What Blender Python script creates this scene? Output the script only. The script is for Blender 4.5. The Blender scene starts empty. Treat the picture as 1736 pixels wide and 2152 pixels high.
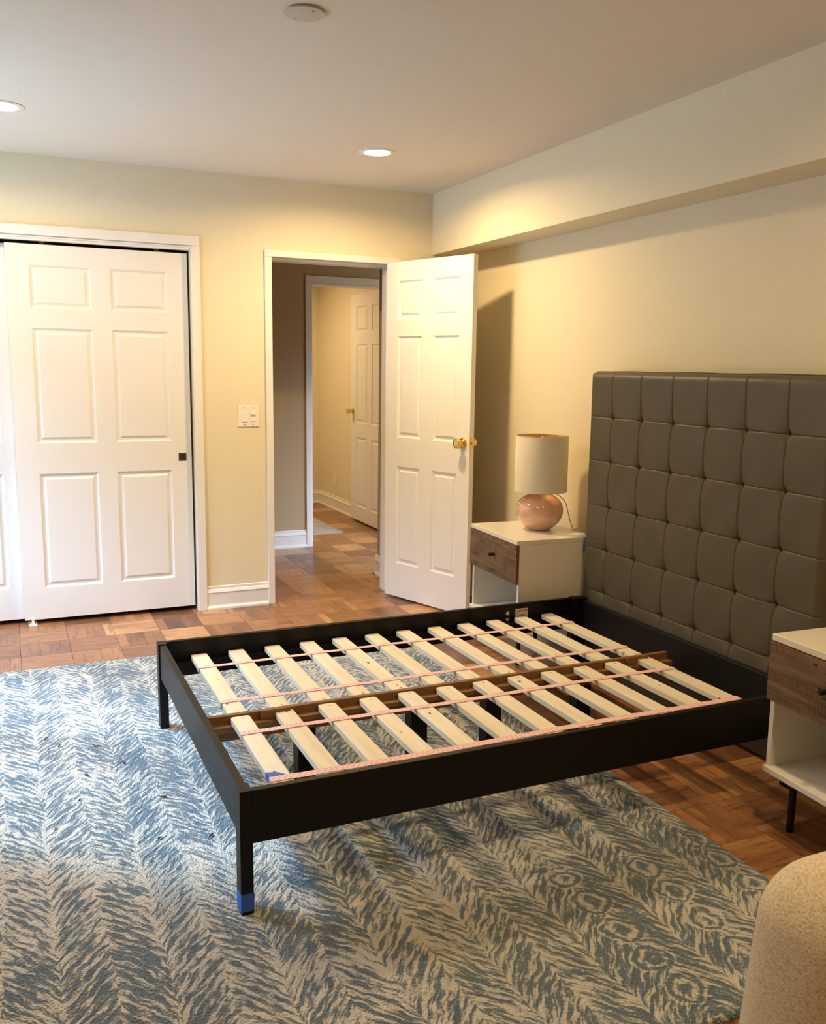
import bpy, bmesh, math, random
from mathutils import Vector, Matrix
PI = math.pi
C = bpy.context.scene.collection
SC = bpy.context.scene
random.seed(7)

# ------------------------------------------------------------------ camera
cam_d = bpy.data.cameras.new('camera')
cam = bpy.data.objects.new('camera', cam_d)
C.objects.link(cam)
cam_d.sensor_fit = 'HORIZONTAL'
cam_d.sensor_width = 36.0
cam_d.lens = 1895.015 / 1736.0 * 36.0
cam_d.clip_start = 0.02
_yaw, _pitch, _roll = 0.42445, -0.159027, 0.0139336
_f = Vector((math.sin(_yaw) * math.cos(_pitch), math.cos(_yaw) * math.cos(_pitch), math.sin(_pitch)))
_r = Vector((math.cos(_yaw), -math.sin(_yaw), 0))
_u = _r.cross(_f)
_cr, _sr = math.cos(_roll), math.sin(_roll)
_R, _U = _cr * _r + _sr * _u, -_sr * _r + _cr * _u
m = Matrix((( _R.x, _U.x, -_f.x, -2.48523), (_R.y, _U.y, -_f.y, -5.26533), (_R.z, _U.z, -_f.z, 1.44659), (0, 0, 0, 1)))
cam.matrix_world = m
SC.camera = cam

# ------------------------------------------------------------------ light and exposure
SC.view_settings.view_transform = 'Standard'
SC.view_settings.look = 'None'
SC.view_settings.gamma = 1.0
SC.view_settings.exposure = 0.1
SC.view_settings.use_curve_mapping = False
SKY = 25.0
LAMP_W = 26.0
LAMP_COL = (1.0, 0.71, 0.34)
w = bpy.data.worlds.new('daylight_sky')
SC.world = w
w.use_nodes = True
wn, wl = w.node_tree.nodes, w.node_tree.links
wn.clear()
_o = wn.new('ShaderNodeOutputWorld'); _b = wn.new('ShaderNodeBackground')
_tc = wn.new('ShaderNodeTexCoord'); _sp = wn.new('ShaderNodeSeparateXYZ'); _cr2 = wn.new('ShaderNodeValToRGB')
wl.new(_tc.outputs['Generated'], _sp.inputs[0]); wl.new(_sp.outputs['Z'], _cr2.inputs[0])
_e = _cr2.color_ramp.elements
_e[0].position = 0.0; _e[0].color = (0.020, 0.024, 0.018, 1)
_e[1].position = 0.46; _e[1].color = (0.52, 0.70, 1.0, 1)
_x = _e.new(0.27); _x.color = (0.030, 0.036, 0.030, 1)
_b.inputs['Strength'].default_value = SKY
wl.new(_cr2.outputs[0], _b.inputs[0]); wl.new(_b.outputs[0], _o.inputs[0])
# hazy sun through the window in the left wall
sd = bpy.data.lights.new('hazy_sun', 'SUN'); sun = bpy.data.objects.new('hazy_sun', sd); C.objects.link(sun)
sd.energy = 6.5; sd.angle = math.radians(9); sd.color = (0.50, 0.74, 1.0)
sun.rotation_euler = Vector((1, -0.75, -1.05)).to_track_quat('-Z', 'Y').to_euler()
sun.location = (-6, 1, 5)

# ------------------------------------------------------------------ node helper
class NT:
    def __init__(s, name):
        s.mat = bpy.data.materials.new(name); s.mat.use_nodes = True
        s.t = s.mat.node_tree; s.n = s.t.nodes; s.l = s.t.links
        s.n.clear()
        s.out = s.n.new('ShaderNodeOutputMaterial'); s.p = s.n.new('ShaderNodeBsdfPrincipled')
        s.l.new(s.p.outputs[0], s.out.inputs[0])
    def put(s, sock, v):
        if hasattr(v, 'links') or isinstance(v, bpy.types.NodeSocket): s.l.new(v, sock)
        else: sock.default_value = v
    def set(s, **k):
        for a, v in k.items():
            nm = {'color': 'Base Color', 'rough': 'Roughness', 'metal': 'Metallic', 'spec': 'Specular IOR Level', 'coat': 'Coat Weight', 'normal': 'Normal', 'trans': 'Transmission Weight', 'sheen': 'Sheen Weight', 'sss': 'Subsurface Weight', 'coatr': 'Coat Roughness'}[a]
            if a == 'color' and isinstance(v, tuple) and len(v) == 3: v = v + (1,)
            s.put(s.p.inputs[nm], v)
        return s
    def m(s, op, a, b=0.0, c=0.0):
        n = s.n.new('ShaderNodeMath'); n.operation = op
        s.put(n.inputs[0], a); s.put(n.inputs[1], b); s.put(n.inputs[2], c)
        return n.outputs[0]
    def obj(s): return s.n.new('ShaderNodeTexCoord').outputs['Object']
    def xyz(s, v):
        n = s.n.new('ShaderNodeSeparateXYZ'); s.put(n.inputs[0], v); return n.outputs
    def vec(s, x=0.0, y=0.0, z=0.0):
        n = s.n.new('ShaderNodeCombineXYZ'); s.put(n.inputs[0], x); s.put(n.inputs[1], y); s.put(n.inputs[2], z); return n.outputs[0]
    def noise(s, v, scale=5.0, detail=2.0, rough=0.5, dist=0.0):
        n = s.n.new('ShaderNodeTexNoise'); s.put(n.inputs['Vector'], v); s.put(n.inputs['Scale'], scale)
        n.inputs['Detail'].default_value = detail; n.inputs['Roughness'].default_value = rough; n.inputs['Distortion'].default_value = dist
        return n.outputs['Fac']
    def vor(s, v, scale, out='Distance'):
        n = s.n.new('ShaderNodeTexVoronoi'); s.put(n.inputs['Vector'], v); n.inputs['Scale'].default_value = scale
        return n.outputs[out]
    def scale(s, v, x, y, z):
        n = s.n.new('ShaderNodeVectorMath'); n.operation = 'MULTIPLY'; s.put(n.inputs[0], v); n.inputs[1].default_value = (x, y, z); return n.outputs[0]
    def add(s, v, u):
        n = s.n.new('ShaderNodeVectorMath'); n.operation = 'ADD'; s.put(n.inputs[0], v); s.put(n.inputs[1], u); return n.outputs[0]
    def ramp(s, f, stops):
        n = s.n.new('ShaderNodeValToRGB'); s.put(n.inputs[0], f); e = n.color_ramp.elements
        for i, (p, c) in enumerate(stops):
            x = e[i] if i < 2 else e.new(p)
            x.position = p; x.color = tuple(c) + (1,) if len(c) == 3 else c
        return n.outputs[0]
    def mix(s, f, a, b, mode='MIX'):
        n = s.n.new('ShaderNodeMix'); n.data_type = 'RGBA'; n.blend_type = mode
        s.put(n.inputs[0], f); s.put(n.inputs[6], a if not isinstance(a, tuple) else a + (1,)); s.put(n.inputs[7], b if not isinstance(b, tuple) else b + (1,))
        return n.outputs[2]
    def bump(s, h, strength=0.3, dist=0.01):
        n = s.n.new('ShaderNodeBump'); s.put(n.inputs['Height'], h); n.inputs['Strength'].default_value = strength; n.inputs['Distance'].default_value = dist
        s.l.new(n.outputs[0], s.p.inputs['Normal']); return n
    def rnd(s): return s.n.new('ShaderNodeObjectInfo').outputs['Random']

M = {}
def simple(name, color, rough=0.5, metal=0.0, bump=0.0, bscale=200, **k):
    t = NT(name)
    o = t.obj()
    nz = t.noise(o, 6.0, 3.0)
    t.set(color=t.mix(t.m('MULTIPLY', nz, 0.12), color, tuple(c * 0.8 for c in color)), rough=rough, metal=metal, **k)
    if bump: t.bump(t.noise(o, bscale, 2.0), bump, 0.002)
    M[name] = t.mat
    return t
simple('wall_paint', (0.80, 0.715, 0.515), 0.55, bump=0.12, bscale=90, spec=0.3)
simple('hall_shade_paint', (0.50, 0.37, 0.22), 0.6, bump=0.1, bscale=90, spec=0.3)  # tan darkened and browned to stand in for the hall's dim light
simple('ceiling_paint', (0.77, 0.708, 0.60), 0.8, bump=0.1, bscale=120, spec=0.2)
simple('white_trim', (0.83, 0.80, 0.77), 0.35, spec=0.4)
simple('door_paint', (0.84, 0.81, 0.77), 0.38, bump=0.05, bscale=60, spec=0.4)
simple('dark_gap', (0.012, 0.011, 0.01), 0.9)
simple('white_lacquer', (0.82, 0.775, 0.69), 0.16, spec=0.5)
simple('plastic_white', (0.85, 0.80, 0.72), 0.3)
simple('brass', (0.83, 0.58, 0.20), 0.14, 1.0)
simple('bronze', (0.13, 0.10, 0.07), 0.35, 0.8)
simple('black_metal', (0.02, 0.018, 0.016), 0.4, 0.6)
simple('chrome', (0.75, 0.72, 0.68), 0.2, 1.0)
simple('blue_tape', (0.025, 0.13, 0.55), 0.55)
simple('cord_plastic', (0.55, 0.42, 0.27), 0.4)
simple('shade_gold', (0.75, 0.52, 0.17), 0.35, 0.5)
simple('sticker_paper', (0.70, 0.60, 0.46), 0.6)
simple('ink', (0.05, 0.035, 0.025), 0.7)
simple('plate_grey', (0.60, 0.56, 0.49), 0.6)
simple('crumb', (0.06, 0.045, 0.035), 0.9)
simple('crumb_tan', (0.30, 0.20, 0.11), 0.9)
simple('bounce_ground', (0.42, 0.42, 0.41), 0.9)  # outdoor ground, made paler so daylight bounces up to the ceiling
simple('rail_brown', (0.24, 0.115, 0.040), 0.5, bump=0.1, bscale=50)

# black-brown stained bed wood
t = NT('bed_wood'); o = t.obj()
g = t.noise(t.scale(o, 3, 3, 40), 2.0, 4.0)
t.set(color=t.mix(g, (0.0030, 0.0021, 0.0016), (0.0065, 0.0044, 0.0034)), rough=t.m('ADD', 0.33, t.m('MULTIPLY', g, 0.25)), spec=0.28)
t.bump(g, 0.08, 0.002); M['bed_wood'] = t.mat

# pine slats (grain along local Y)
t = NT('pine'); o = t.obj(); rn = t.rnd()
ov = t.add(o, t.vec(t.m('MULTIPLY', rn, 9.0), t.m('MULTIPLY', rn, 23.0), 0.0))
gr = t.noise(t.scale(ov, 45, 2.2, 45), 1.0, 3.0, 0.55, 0.6)
big = t.noise(t.scale(ov, 14, 1.1, 14), 1.0, 2.0)
col = t.mix(t.ramp(gr, [(0.38, (0, 0, 0)), (0.68, (1, 1, 1))]), (0.86, 0.76, 0.56), (0.77, 0.645, 0.43))
col = t.mix(t.ramp(big, [(0.45, (0, 0, 0)), (0.72, (0.6, 0.6, 0.6))]), col, (0.88, 0.80, 0.63))
kn = t.vor(t.scale(ov, 15, 7.5, 1), 1.0)
col = t.mix(t.ramp(kn, [(0.055, (1, 1, 1)), (0.09, (0, 0, 0))]), col, (0.16, 0.075, 0.03))
t.set(color=col, rough=0.5, spec=0.3); t.bump(gr, 0.1, 0.001); M['pine'] = t.mat

# striped webbing straps
t = NT('webbing'); o = t.obj(); x, y, z = t.xyz(o)
st = t.m('FRACT', t.m('MULTIPLY', t.m('ADD', x, t.m('MULTIPLY', y, 0.55)), 85.0))
sc_ = t.ramp(st, [(0.50, (0.88, 0.68, 0.62)), (0.66, (0.80, 0.33, 0.32))])
st2 = t.ramp(t.noise(t.scale(o, 7, 60, 1), 1.0, 1.0), [(0.74, (0, 0, 0)), (0.80, (1, 1, 1))])
t.set(color=t.mix(st2, sc_, (0.2, 0.05, 0.05)), rough=0.75); t.bump(st, 0.25, 0.002); M['webbing'] = t.mat

# parquet oak: grain along local Y, one tone per finger (face attribute) and one per block
t = NT('parquet'); o = t.obj(); rn = t.rnd()
at = t.n.new('ShaderNodeAttribute'); at.attribute_name = 'tone'; tone = at.outputs['Fac']
x, y, z = t.xyz(o)
off = t.m('MULTIPLY', t.m('ADD', rn, tone), 37.0)
gv = t.vec(t.m('ADD', t.m('MULTIPLY', x, 62.0), off), t.m('ADD', t.m('MULTIPLY', y, 6.5), off), off)
gr = t.noise(gv, 1.0, 4.0, 0.6, 1.3)
big = t.noise(t.vec(t.m('ADD', t.m('MULTIPLY', x, 9.0), off), t.m('MULTIPLY', y, 5.0), off), 1.0, 2.0)
lev = t.m('ADD', t.m('MULTIPLY', tone, 0.55), t.m('ADD', t.m('MULTIPLY', rn, 0.48), t.m('MULTIPLY', t.m('SUBTRACT', big, 0.5), 0.55)))
base = t.ramp(lev, [(0.08, (0.115, 0.045, 0.019)), (0.92, (0.62, 0.32, 0.128)), (0.32, (0.265, 0.112, 0.047)), (0.64, (0.44, 0.200, 0.083))])
gd = t.ramp(gr, [(0.36, (0.40, 0.40, 0.40)), (0.47, (0.86, 0.86, 0.86)), (0.66, (1.06, 1.03, 1.0))])
t.set(color=t.mix(0.85, base, gd, 'MULTIPLY'), rough=t.m('ADD', 0.27, t.m('MULTIPLY', gr, 0.14)), spec=0.5, coat=0.25, coatr=0.25)
t.bump(gr, 0.06, 0.001); M['parquet'] = t.mat
simple('floor_base', (0.035, 0.016, 0.008), 0.8)

# reclaimed wood drawer front (planks along local X, saw marks across)
t = NT('reclaimed'); o = t.obj(); rn = t.rnd(); x, y, z = t.xyz(o)
off = t.m('MULTIPLY', rn, 31.0)
gr = t.noise(t.vec(t.m('ADD', t.m('MULTIPLY', y, 5.0), off), t.m('MULTIPLY', z, 70.0), off), 1.0, 4.0, 0.6, 0.8)
band = t.noise(t.vec(off, t.m('MULTIPLY', z, 26.0), off), 1.0, 0.0)
saw = t.m('MULTIPLY', t.m('SINE', t.m('MULTIPLY', y, 520.0)), t.ramp(t.noise(t.vec(t.m('MULTIPLY', y, 6.0), t.m('ADD', t.m('MULTIPLY', z, 24.0), off), 0.0), 1.0, 1.0), [(0.42, (0, 0, 0)), (0.60, (1, 1, 1))]))
blot = t.noise(t.vec(t.m('ADD', t.m('MULTIPLY', y, 13.0), off), t.m('MULTIPLY', z, 22.0), off), 1.0, 3.0)
c1 = t.mix(band, (0.125, 0.072, 0.040), (0.31, 0.198, 0.115))
c1 = t.mix(t.ramp(gr, [(0.35, (0.75, 0.75, 0.75)), (0.62, (0, 0, 0))]), c1, (0.080, 0.046, 0.026))
c1 = t.mix(t.ramp(blot, [(0.56, (0, 0, 0)), (0.74, (0.75, 0.75, 0.75))]), c1, (0.062, 0.036, 0.021))
c1 = t.mix(t.m('MULTIPLY', t.m('MAXIMUM', saw, 0.0), 0.55), c1, (0.06, 0.032, 0.017))
kn = t.vor(t.vec(t.m('ADD', t.m('MULTIPLY', y, 11.0), off), t.m('MULTIPLY', z, 20.0), 0.0), 1.0)
c1 = t.mix(t.ramp(kn, [(0.07, (1, 1, 1)), (0.12, (0, 0, 0))]), c1, (0.03, 0.014, 0.008))
t.set(color=c1, rough=0.55, spec=0.3); t.bump(t.m('ADD', gr, t.m('MULTIPLY', saw, 0.5)), 0.25, 0.002); M['reclaimed'] = t.mat
simple('drawer_edge', (0.20, 0.055, 0.022), 0.45)

# grey leather headboard
t = NT('leather'); o = t.obj()
nz = t.noise(o, 5.0, 3.0); fine = t.vor(o, 420.0)
t.set(color=t.mix(nz, (0.075, 0.062, 0.042), (0.097, 0.081, 0.055)), rough=t.m('ADD', 0.40, t.m('MULTIPLY', nz, 0.12)), spec=0.42)
t.bump(t.m('ADD', fine, t.noise(o, 60.0, 2.0)), 0.10, 0.0015); M['leather'] = t.mat
simple('stitch', (0.085, 0.065, 0.048), 0.7)

# chair upholstery
t = NT('tweed'); o = t.obj()
n1 = t.noise(o, 260.0, 2.0); n2 = t.noise(t.scale(o, 1, 1, 2.3), 120.0, 2.0)
t.set(color=t.ramp(t.m('ADD', t.m('MULTIPLY', n1, 0.5), t.m('MULTIPLY', n2, 0.5)), [(0.34, (0.50, 0.39, 0.26)), (0.66, (0.86, 0.75, 0.58)), (0.48, (0.74, 0.61, 0.44))]), rough=0.9, spec=0.15, sheen=0.25)
t.bump(t.m('ADD', n1, n2), 0.35, 0.003); M['tweed'] = t.mat

# lamp
t = NT('pink_glass'); o = t.obj()
t.set(color=t.mix(t.noise(o, 9.0, 2.0), (0.66, 0.365, 0.265), (0.76, 0.47, 0.35)), rough=0.10, spec=0.6, coat=1.0, coatr=0.03)
M['pink_glass'] = t.mat
t = NT('linen_shade'); o = t.obj(); x, y, z = t.xyz(o)
wv = t.noise(t.scale(o, 90, 90, 420), 1.0, 2.0)
t.set(color=t.mix(wv, (0.74, 0.66, 0.52), (0.82, 0.75, 0.62)), rough=0.85, spec=0.15); t.bump(wv, 0.12, 0.001); M['linen_shade'] = t.mat

# lamps in the ceiling
t = NT('lamp_glow')
em = t.n.new('ShaderNodeEmission'); em.inputs[0].default_value = (1.0, 0.80, 0.50, 1); em.inputs[1].default_value = 40.0
t.l.new(em.outputs[0], t.out.inputs[0]); M['lamp_glow'] = t.mat
# window glass: clear pane, a little reflection
t = NT('window_glass')
tr = t.n.new('ShaderNodeBsdfTransparent'); tr.inputs[0].default_value = (0.95, 0.97, 0.97, 1)
gl = t.n.new('ShaderNodeBsdfGlossy'); gl.inputs['Roughness'].default_value = 0.02
mx = t.n.new('ShaderNodeMixShader'); mx.inputs[0].default_value = 0.06
t.l.new(tr.outputs[0], mx.inputs[1]); t.l.new(gl.outputs[0], mx.inputs[2]); t.l.new(mx.outputs[0], t.out.inputs[0]); M['window_glass'] = t.mat

# tufted wool rug: herringbone of feather barbs with chains of eyes
def rug_material():
    t = NT('rug_wool'); o = t.obj(); x, y, z = t.xyz(o)
    w1 = t.noise(o, 4.5, 2.0); w2 = t.noise(t.add(o, t.vec(9.1, 3.3, 0)), 4.5, 2.0); w3 = t.noise(o, 22.0, 2.0); w4 = t.noise(t.add(o, t.vec(5.0, 8.0, 0)), 22.0, 2.0)
    xx = t.m('ADD', x, t.m('ADD', t.m('MULTIPLY', t.m('SUBTRACT', w1, 0.5), 0.045), t.m('MULTIPLY', t.m('SUBTRACT', w3, 0.5), 0.022)))
    yy = t.m('ADD', y, t.m('ADD', t.m('MULTIPLY', t.m('SUBTRACT', w2, 0.5), 0.06), t.m('MULTIPLY', t.m('SUBTRACT', w4, 0.5), 0.022)))
    u = t.m('DIVIDE', xx, 0.122)
    cell = t.m('FLOOR', u); f = t.m('FRACT', u)
    odd = t.m('MODULO', t.m('ADD', cell, 200.0), 2.0)
    odd = t.m('ROUND', odd)
    s = t.m('ABSOLUTE', t.m('SUBTRACT', odd, f))                 # 0 on the quill, 1 in the valley
    cr = t.m('FRACT', t.m('MULTIPLY', t.m('SINE', t.m('MULTIPLY', cell, 12.9898)), 43758.5))
    v = t.m('SUBTRACT', yy, t.m('MULTIPLY', t.m('POWER', s, 0.85), 0.155))
    v = t.m('ADD', v, t.m('MULTIPLY', cr, 0.5))
    nb = t.noise(t.vec(t.m('MULTIPLY', v, 25.0), t.m('MULTIPLY', s, 2.4), t.m('MULTIPLY', cell, 7.31)), 1.0, 2.0, 0.6)
    nc = t.noise(t.vec(t.m('MULTIPLY', v, 95.0), t.m('MULTIPLY', s, 4.5), t.m('MULTIPLY', cell, 4.17)), 1.0, 1.0, 0.5)
    pt = t.noise(t.vec(t.m('MULTIPLY', cell, 5.3), t.m('MULTIPLY', yy, 5.5), t.m('MULTIPLY', odd, 9.0)), 1.0, 1.0)
    sn = t.m('SINE', t.m('ADD', t.m('MULTIPLY', v, 2 * PI / 0.036), t.m('MULTIPLY', nb, 7.5)))
    barb = t.m('ADD', t.m('MULTIPLY', sn, 0.115), t.m('ADD', t.m('ADD', t.m('MULTIPLY', nb, 0.75), 0.09), t.m('MULTIPLY', t.m('SUBTRACT', nc, 0.5), 0.95)))
    barb = t.m('ADD', barb, t.m('MULTIPLY', t.m('SUBTRACT', pt, 0.5), 0.42))
    # eyes along the valleys
    ev = t.m('ADD', t.m('DIVIDE', t.m('ADD', yy, t.m('MULTIPLY', t.m('SUBTRACT', w3, 0.5), 0.05)), 0.128), t.m('MULTIPLY', t.m('FLOOR', t.m('DIVIDE', u, 2.0)), 0.37))
    ly = t.m('MULTIPLY', t.m('SUBTRACT', t.m('FRACT', ev), 0.5), 2.0)
    lx = t.m('MULTIPLY', t.m('SUBTRACT', 1.0, s), 1.75)
    r = t.m('ADD', t.m('MULTIPLY', t.m('POWER', lx, 1.3), t.m('ADD', 0.75, t.m('MULTIPLY', w4, 0.6))), t.m('MULTIPLY', ly, ly))
    ring = t.m('ADD', 0.5, t.m('MULTIPLY', t.m('SINE', t.m('ADD', t.m('MULTIPLY', r, 12.0), t.m('MULTIPLY', w1, 9.0))), 0.20))
    em_ = t.ramp(r, [(0.80, (1, 1, 1)), (0.98, (0, 0, 0))])
    en = t.noise(t.vec(t.m('MULTIPLY', x, 2.2), t.m('MULTIPLY', y, 1.3), 4.0), 1.0, 1.0)
    er = t.ramp(t.m('ADD', en, t.m('MULTIPLY', x, 0.16)), [(0.40, (0, 0, 0)), (0.46, (1, 1, 1))])
    ek = t.m('MULTIPLY', t.m('MULTIPLY', em_, er), 0.78)
    ring = t.m('ADD', ring, t.m('MULTIPLY', t.m('SUBTRACT', nc, 0.5), 0.5))
    val = t.m('ADD', t.m('MULTIPLY', barb, t.m('SUBTRACT', 1.0, ek)), t.m('MULTIPLY', ring, ek))
    # quills
    ql = t.ramp(s, [(0.05, (1, 1, 1)), (0.09, (0, 0, 0))])
    qe = t.ramp(t.m('ABSOLUTE', t.m('SUBTRACT', s, 0.13)), [(0.025, (1, 1, 1)), (0.06, (0, 0, 0))])
    qn = t.noise(t.vec(t.m('MULTIPLY', cell, 3.7), t.m('MULTIPLY', y, 5.0), 1.0), 1.0, 1.0)
    val = t.m('ADD', val, t.m('MULTIPLY', ql, t.m('SUBTRACT', t.m('MULTIPLY', qn, 0.8), 0.40)))
    ed = t.m('POWER', t.m('ABSOLUTE', t.m('SUBTRACT', t.m('MULTIPLY', s, 2.0), 1.0)), 3.0)
    val = t.m('ADD', val, t.m('MULTIPLY', ed, t.m('SUBTRACT', 0.12, t.m('MULTIPLY', ek, 0.12))))
    reg = t.noise(o, 2.3, 2.0)
    val = t.m('ADD', val, t.m('MULTIPLY', t.m('SUBTRACT', reg, 0.5), 0.42))
    loops = t.vor(t.add(o, t.vec(t.m('MULTIPLY', w3, 0.01), t.m('MULTIPLY', w4, 0.01), 0.0)), 165.0)
    val2 = t.m('ADD', val, t.m('MULTIPLY', t.m('SUBTRACT', t.noise(o, 150.0, 1.0), 0.5), 0.30))
    tint = t.noise(o, 3.1, 1.0)
    dark = t.mix(tint, (0.105, 0.150, 0.188), (0.155, 0.200, 0.230))
    lite = t.mix(tint, (0.66, 0.595, 0.485), (0.55, 0.54, 0.50))
    k = t.ramp(val2, [(0.34, (0, 0, 0)), (0.68, (1, 1, 1)), (0.47, (0.20, 0.20, 0.20)), (0.55, (0.72, 0.72, 0.72))])
    t.set(color=t.mix(k, dark, lite), rough=0.95, spec=0.05, sheen=0.15)
    t.bump(t.m('ADD', t.m('MULTIPLY', loops, -0.9), t.m('ADD', t.m('MULTIPLY', val, 0.8), t.m('MULTIPLY', t.noise(o, 60.0, 2.0), 0.6))), 0.75, 0.007)
    M['rug_wool'] = t.mat
rug_material()
t = NT('hall_rug'); o = t.obj(); n1 = t.noise(t.scale(o, 4, 30, 1), 1.0, 4.0)
t.set(color=t.mix(n1, (0.24, 0.25, 0.25), (0.55, 0.54, 0.51)), rough=0.95, spec=0.05); t.bump(t.noise(o, 200.0), 0.5, 0.004); M['hall_rug'] = t.mat

# ------------------------------------------------------------------ mesh helpers
class MB:
    def __init__(s): s.v = []; s.f = []; s.mi = []
    def face(s, pts, mi=0):
        i = len(s.v); s.v += [tuple(p) for p in pts]; s.f.append(tuple(range(i, i + len(pts)))); s.mi.append(mi)
    def box(s, x0, x1, y0, y1, z0, z1, mi=0):
        i = len(s.v)
        s.v += [(x0, y0, z0), (x1, y0, z0), (x1, y1, z0), (x0, y1, z0), (x0, y0, z1), (x1, y0, z1), (x1, y1, z1), (x0, y1, z1)]
        for q in ((3, 2, 1, 0), (4, 5, 6, 7), (0, 1, 5, 4), (1, 2, 6, 5), (2, 3, 7, 6), (3, 0, 4, 7)):
            s.f.append(tuple(i + k for k in q)); s.mi.append(mi)
        return s
    def prism(s, poly, a0, a1, axis='x', mi=0):
        """poly in the two other axes, extruded along axis from a0 to a1"""
        def P(a, p):
            return (a, p[0], p[1]) if axis == 'x' else ((p[0], a, p[1]) if axis == 'y' else (p[0], p[1], a))
        i = len(s.v); n = len(poly)
        s.v += [P(a0, p) for p in poly] + [P(a1, p) for p in poly]
        s.f.append(tuple(i + k for k in range(n))); s.mi.append(mi)
        s.f.append(tuple(i + n + k for k in reversed(range(n)))); s.mi.append(mi)
        for k in range(n):
            s.f.append((i + k, i + n + k, i + n + (k + 1) % n, i + (k + 1) % n)); s.mi.append(mi)
        return s
    def lathe(s, prof, c=(0, 0, 0), axis='z', seg=32, mi=0, cap=True):
        i = len(s.v); n = len(prof)
        for k in range(seg):
            a = 2 * PI * k / seg
            for r, h in prof:
                p = (r * math.cos(a), r * math.sin(a), h)
                if axis == 'x': p = (p[2], p[0], p[1])
                elif axis == 'y': p = (p[1], p[2], p[0])
                s.v.append((p[0] + c[0], p[1] + c[1], p[2] + c[2]))
        for k in range(seg):
            k2 = (k + 1) % seg
            for j in range(n - 1):
                s.f.append((i + k * n + j, i + k2 * n + j, i + k2 * n + j + 1, i + k * n + j + 1)); s.mi.append(mi)
        for j, rev in ((0, True), (n - 1, False)):
            if cap and prof[j][0] > 1e-6:
                q = [i + k * n + j for k in range(seg)]
                s.f.append(tuple(reversed(q)) if rev else tuple(q)); s.mi.append(mi)
        return s
    def tube(s, pts, r, seg=8, mi=0):
        pts = [Vector(p) for p in pts]; i = len(s.v); n = len(pts); up = Vector((0.123, 0.31, 0.94))
        for k, p in enumerate(pts):
            d = (pts[min(k + 1, n - 1)] - pts[max(k - 1, 0)]).normalized()
            a = d.cross(up).normalized(); b = d.cross(a).normalized()
            for j in range(seg):
                q = p + r * (math.cos(2 * PI * j / seg) * a + math.sin(2 * PI * j / seg) * b); s.v.append(tuple(q))
        for k in range(n - 1):
            for j in range(seg):
                j2 = (j + 1) % seg
                s.f.append((i + k * seg + j, i + k * seg + j2, i + (k + 1) * seg + j2, i + (k + 1) * seg + j)); s.mi.append(mi)
        s.f.append(tuple(i + j for j in range(seg))); s.mi.append(mi)
        s.f.append(tuple(i + (n - 1) * seg + j for j in reversed(range(seg)))); s.mi.append(mi)
        return s
    def mesh(s, name, mats, smooth=False):
        me = bpy.data.meshes.new(name); me.from_pydata(s.v, [], s.f)
        for mm in (mats if isinstance(mats, (list, tuple)) else [mats]): me.materials.append(M[mm])
        me.polygons.foreach_set('material_index', s.mi)
        bm = bmesh.new(); bm.from_mesh(me)
        bmesh.ops.remove_doubles(bm, verts=bm.verts, dist=1e-6)
        bmesh.ops.recalc_face_normals(bm, faces=bm.faces); bm.to_mesh(me); bm.free()
        if smooth:
            me.polygons.foreach_set('use_smooth', [True] * len(me.polygons))
            try: me.set_sharp_from_angle(angle=math.radians(42))
            except Exception: pass
        me.update(); return me
    def build(s, name, mats, parent=None, loc=(0, 0, 0), rot=(0, 0, 0), bevel=0.0, smooth=False, bseg=2):
        o = bpy.data.objects.new(name, s.mesh(name, mats, smooth)); C.objects.link(o)
        o.location = loc; o.rotation_euler = rot
        if parent: o.parent = parent
        if bevel:
            b = o.modifiers.new('bevel', 'BEVEL'); b.width = bevel; b.segments = bseg; b.limit_method = 'ANGLE'; b.angle_limit = math.radians(40)
        return o
def tag(o, label=None, cat=None, group=None, kind=None):
    if label: o['label'] = label
    if cat: o['category'] = cat
    if group: o['group'] = group
    if kind: o['kind'] = kind
    return o
def empty(name, loc=(0, 0, 0), rz=0.0):
    o = bpy.data.objects.new(name, None); C.objects.link(o); o.location = loc; o.rotation_euler = (0, 0, rz); o.empty_display_size = 0.1
    return o
def struct(o, label, cat): return tag(o, label, cat, None, 'structure')
def copy_tree(o, parent=None):
    c = o.copy(); C.objects.link(c)
    if parent: c.parent = parent
    for ch in list(o.children): copy_tree(ch, c)
    return c

# ------------------------------------------------------------------ room shell
XW, XL, YN, H = 0.21, -3.45, -6.1, 2.5055
mb = MB()
mb.box(-3.57, -3.34, 0, 0.12, 0, H); mb.box(-3.34, -1.497, 0, 0.028, 2.0755, H); mb.box(-3.34, -1.497, 0.028, 0.12, 2.14, H)
mb.box(-1.497, -1.032, 0, 0.12, 0, H); mb.box(-1.032, -0.272, 0, 0.12, 2.07, H); mb.box(-0.272, 0.33, 0, 0.12, 0, H)
struct(mb.build('wall_back', 'wall_paint'), 'pale yellow wall with the closet and the open doorway', 'wall')
struct(MB().box(XW, 0.33, YN, 0, 0, H).build('wall_right', 'wall_paint'), 'pale yellow wall behind the grey headboard', 'wall')
struct(MB().box(0, XW, YN, 0, 2.1408, H).build('trim_1', 'wall_paint'), 'boxed yellow soffit running along the top of the headboard wall', 'soffit')
WY0, WY1, WZ0, WZ1 = -1.85, -0.10, 0.75, 2.02
mb = MB()
mb.box(XL - 0.14, XL, YN, WY0, 0, H); mb.box(XL - 0.14, XL, WY1, 0, 0, H); mb.box(XL - 0.14, XL, WY0, WY1, 0, WZ0); mb.box(XL - 0.14, XL, WY0, WY1, WZ1, H)
struct(mb.build('wall_left', 'wall_paint'), 'yellow window wall left of the closet, outside the frame', 'wall')
struct(MB().box(XL - 0.14, 0.33, YN - 0.12, YN, 0, H).build('wall_front', 'wall_paint'), 'yellow wall behind the photographer', 'wall')
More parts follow.
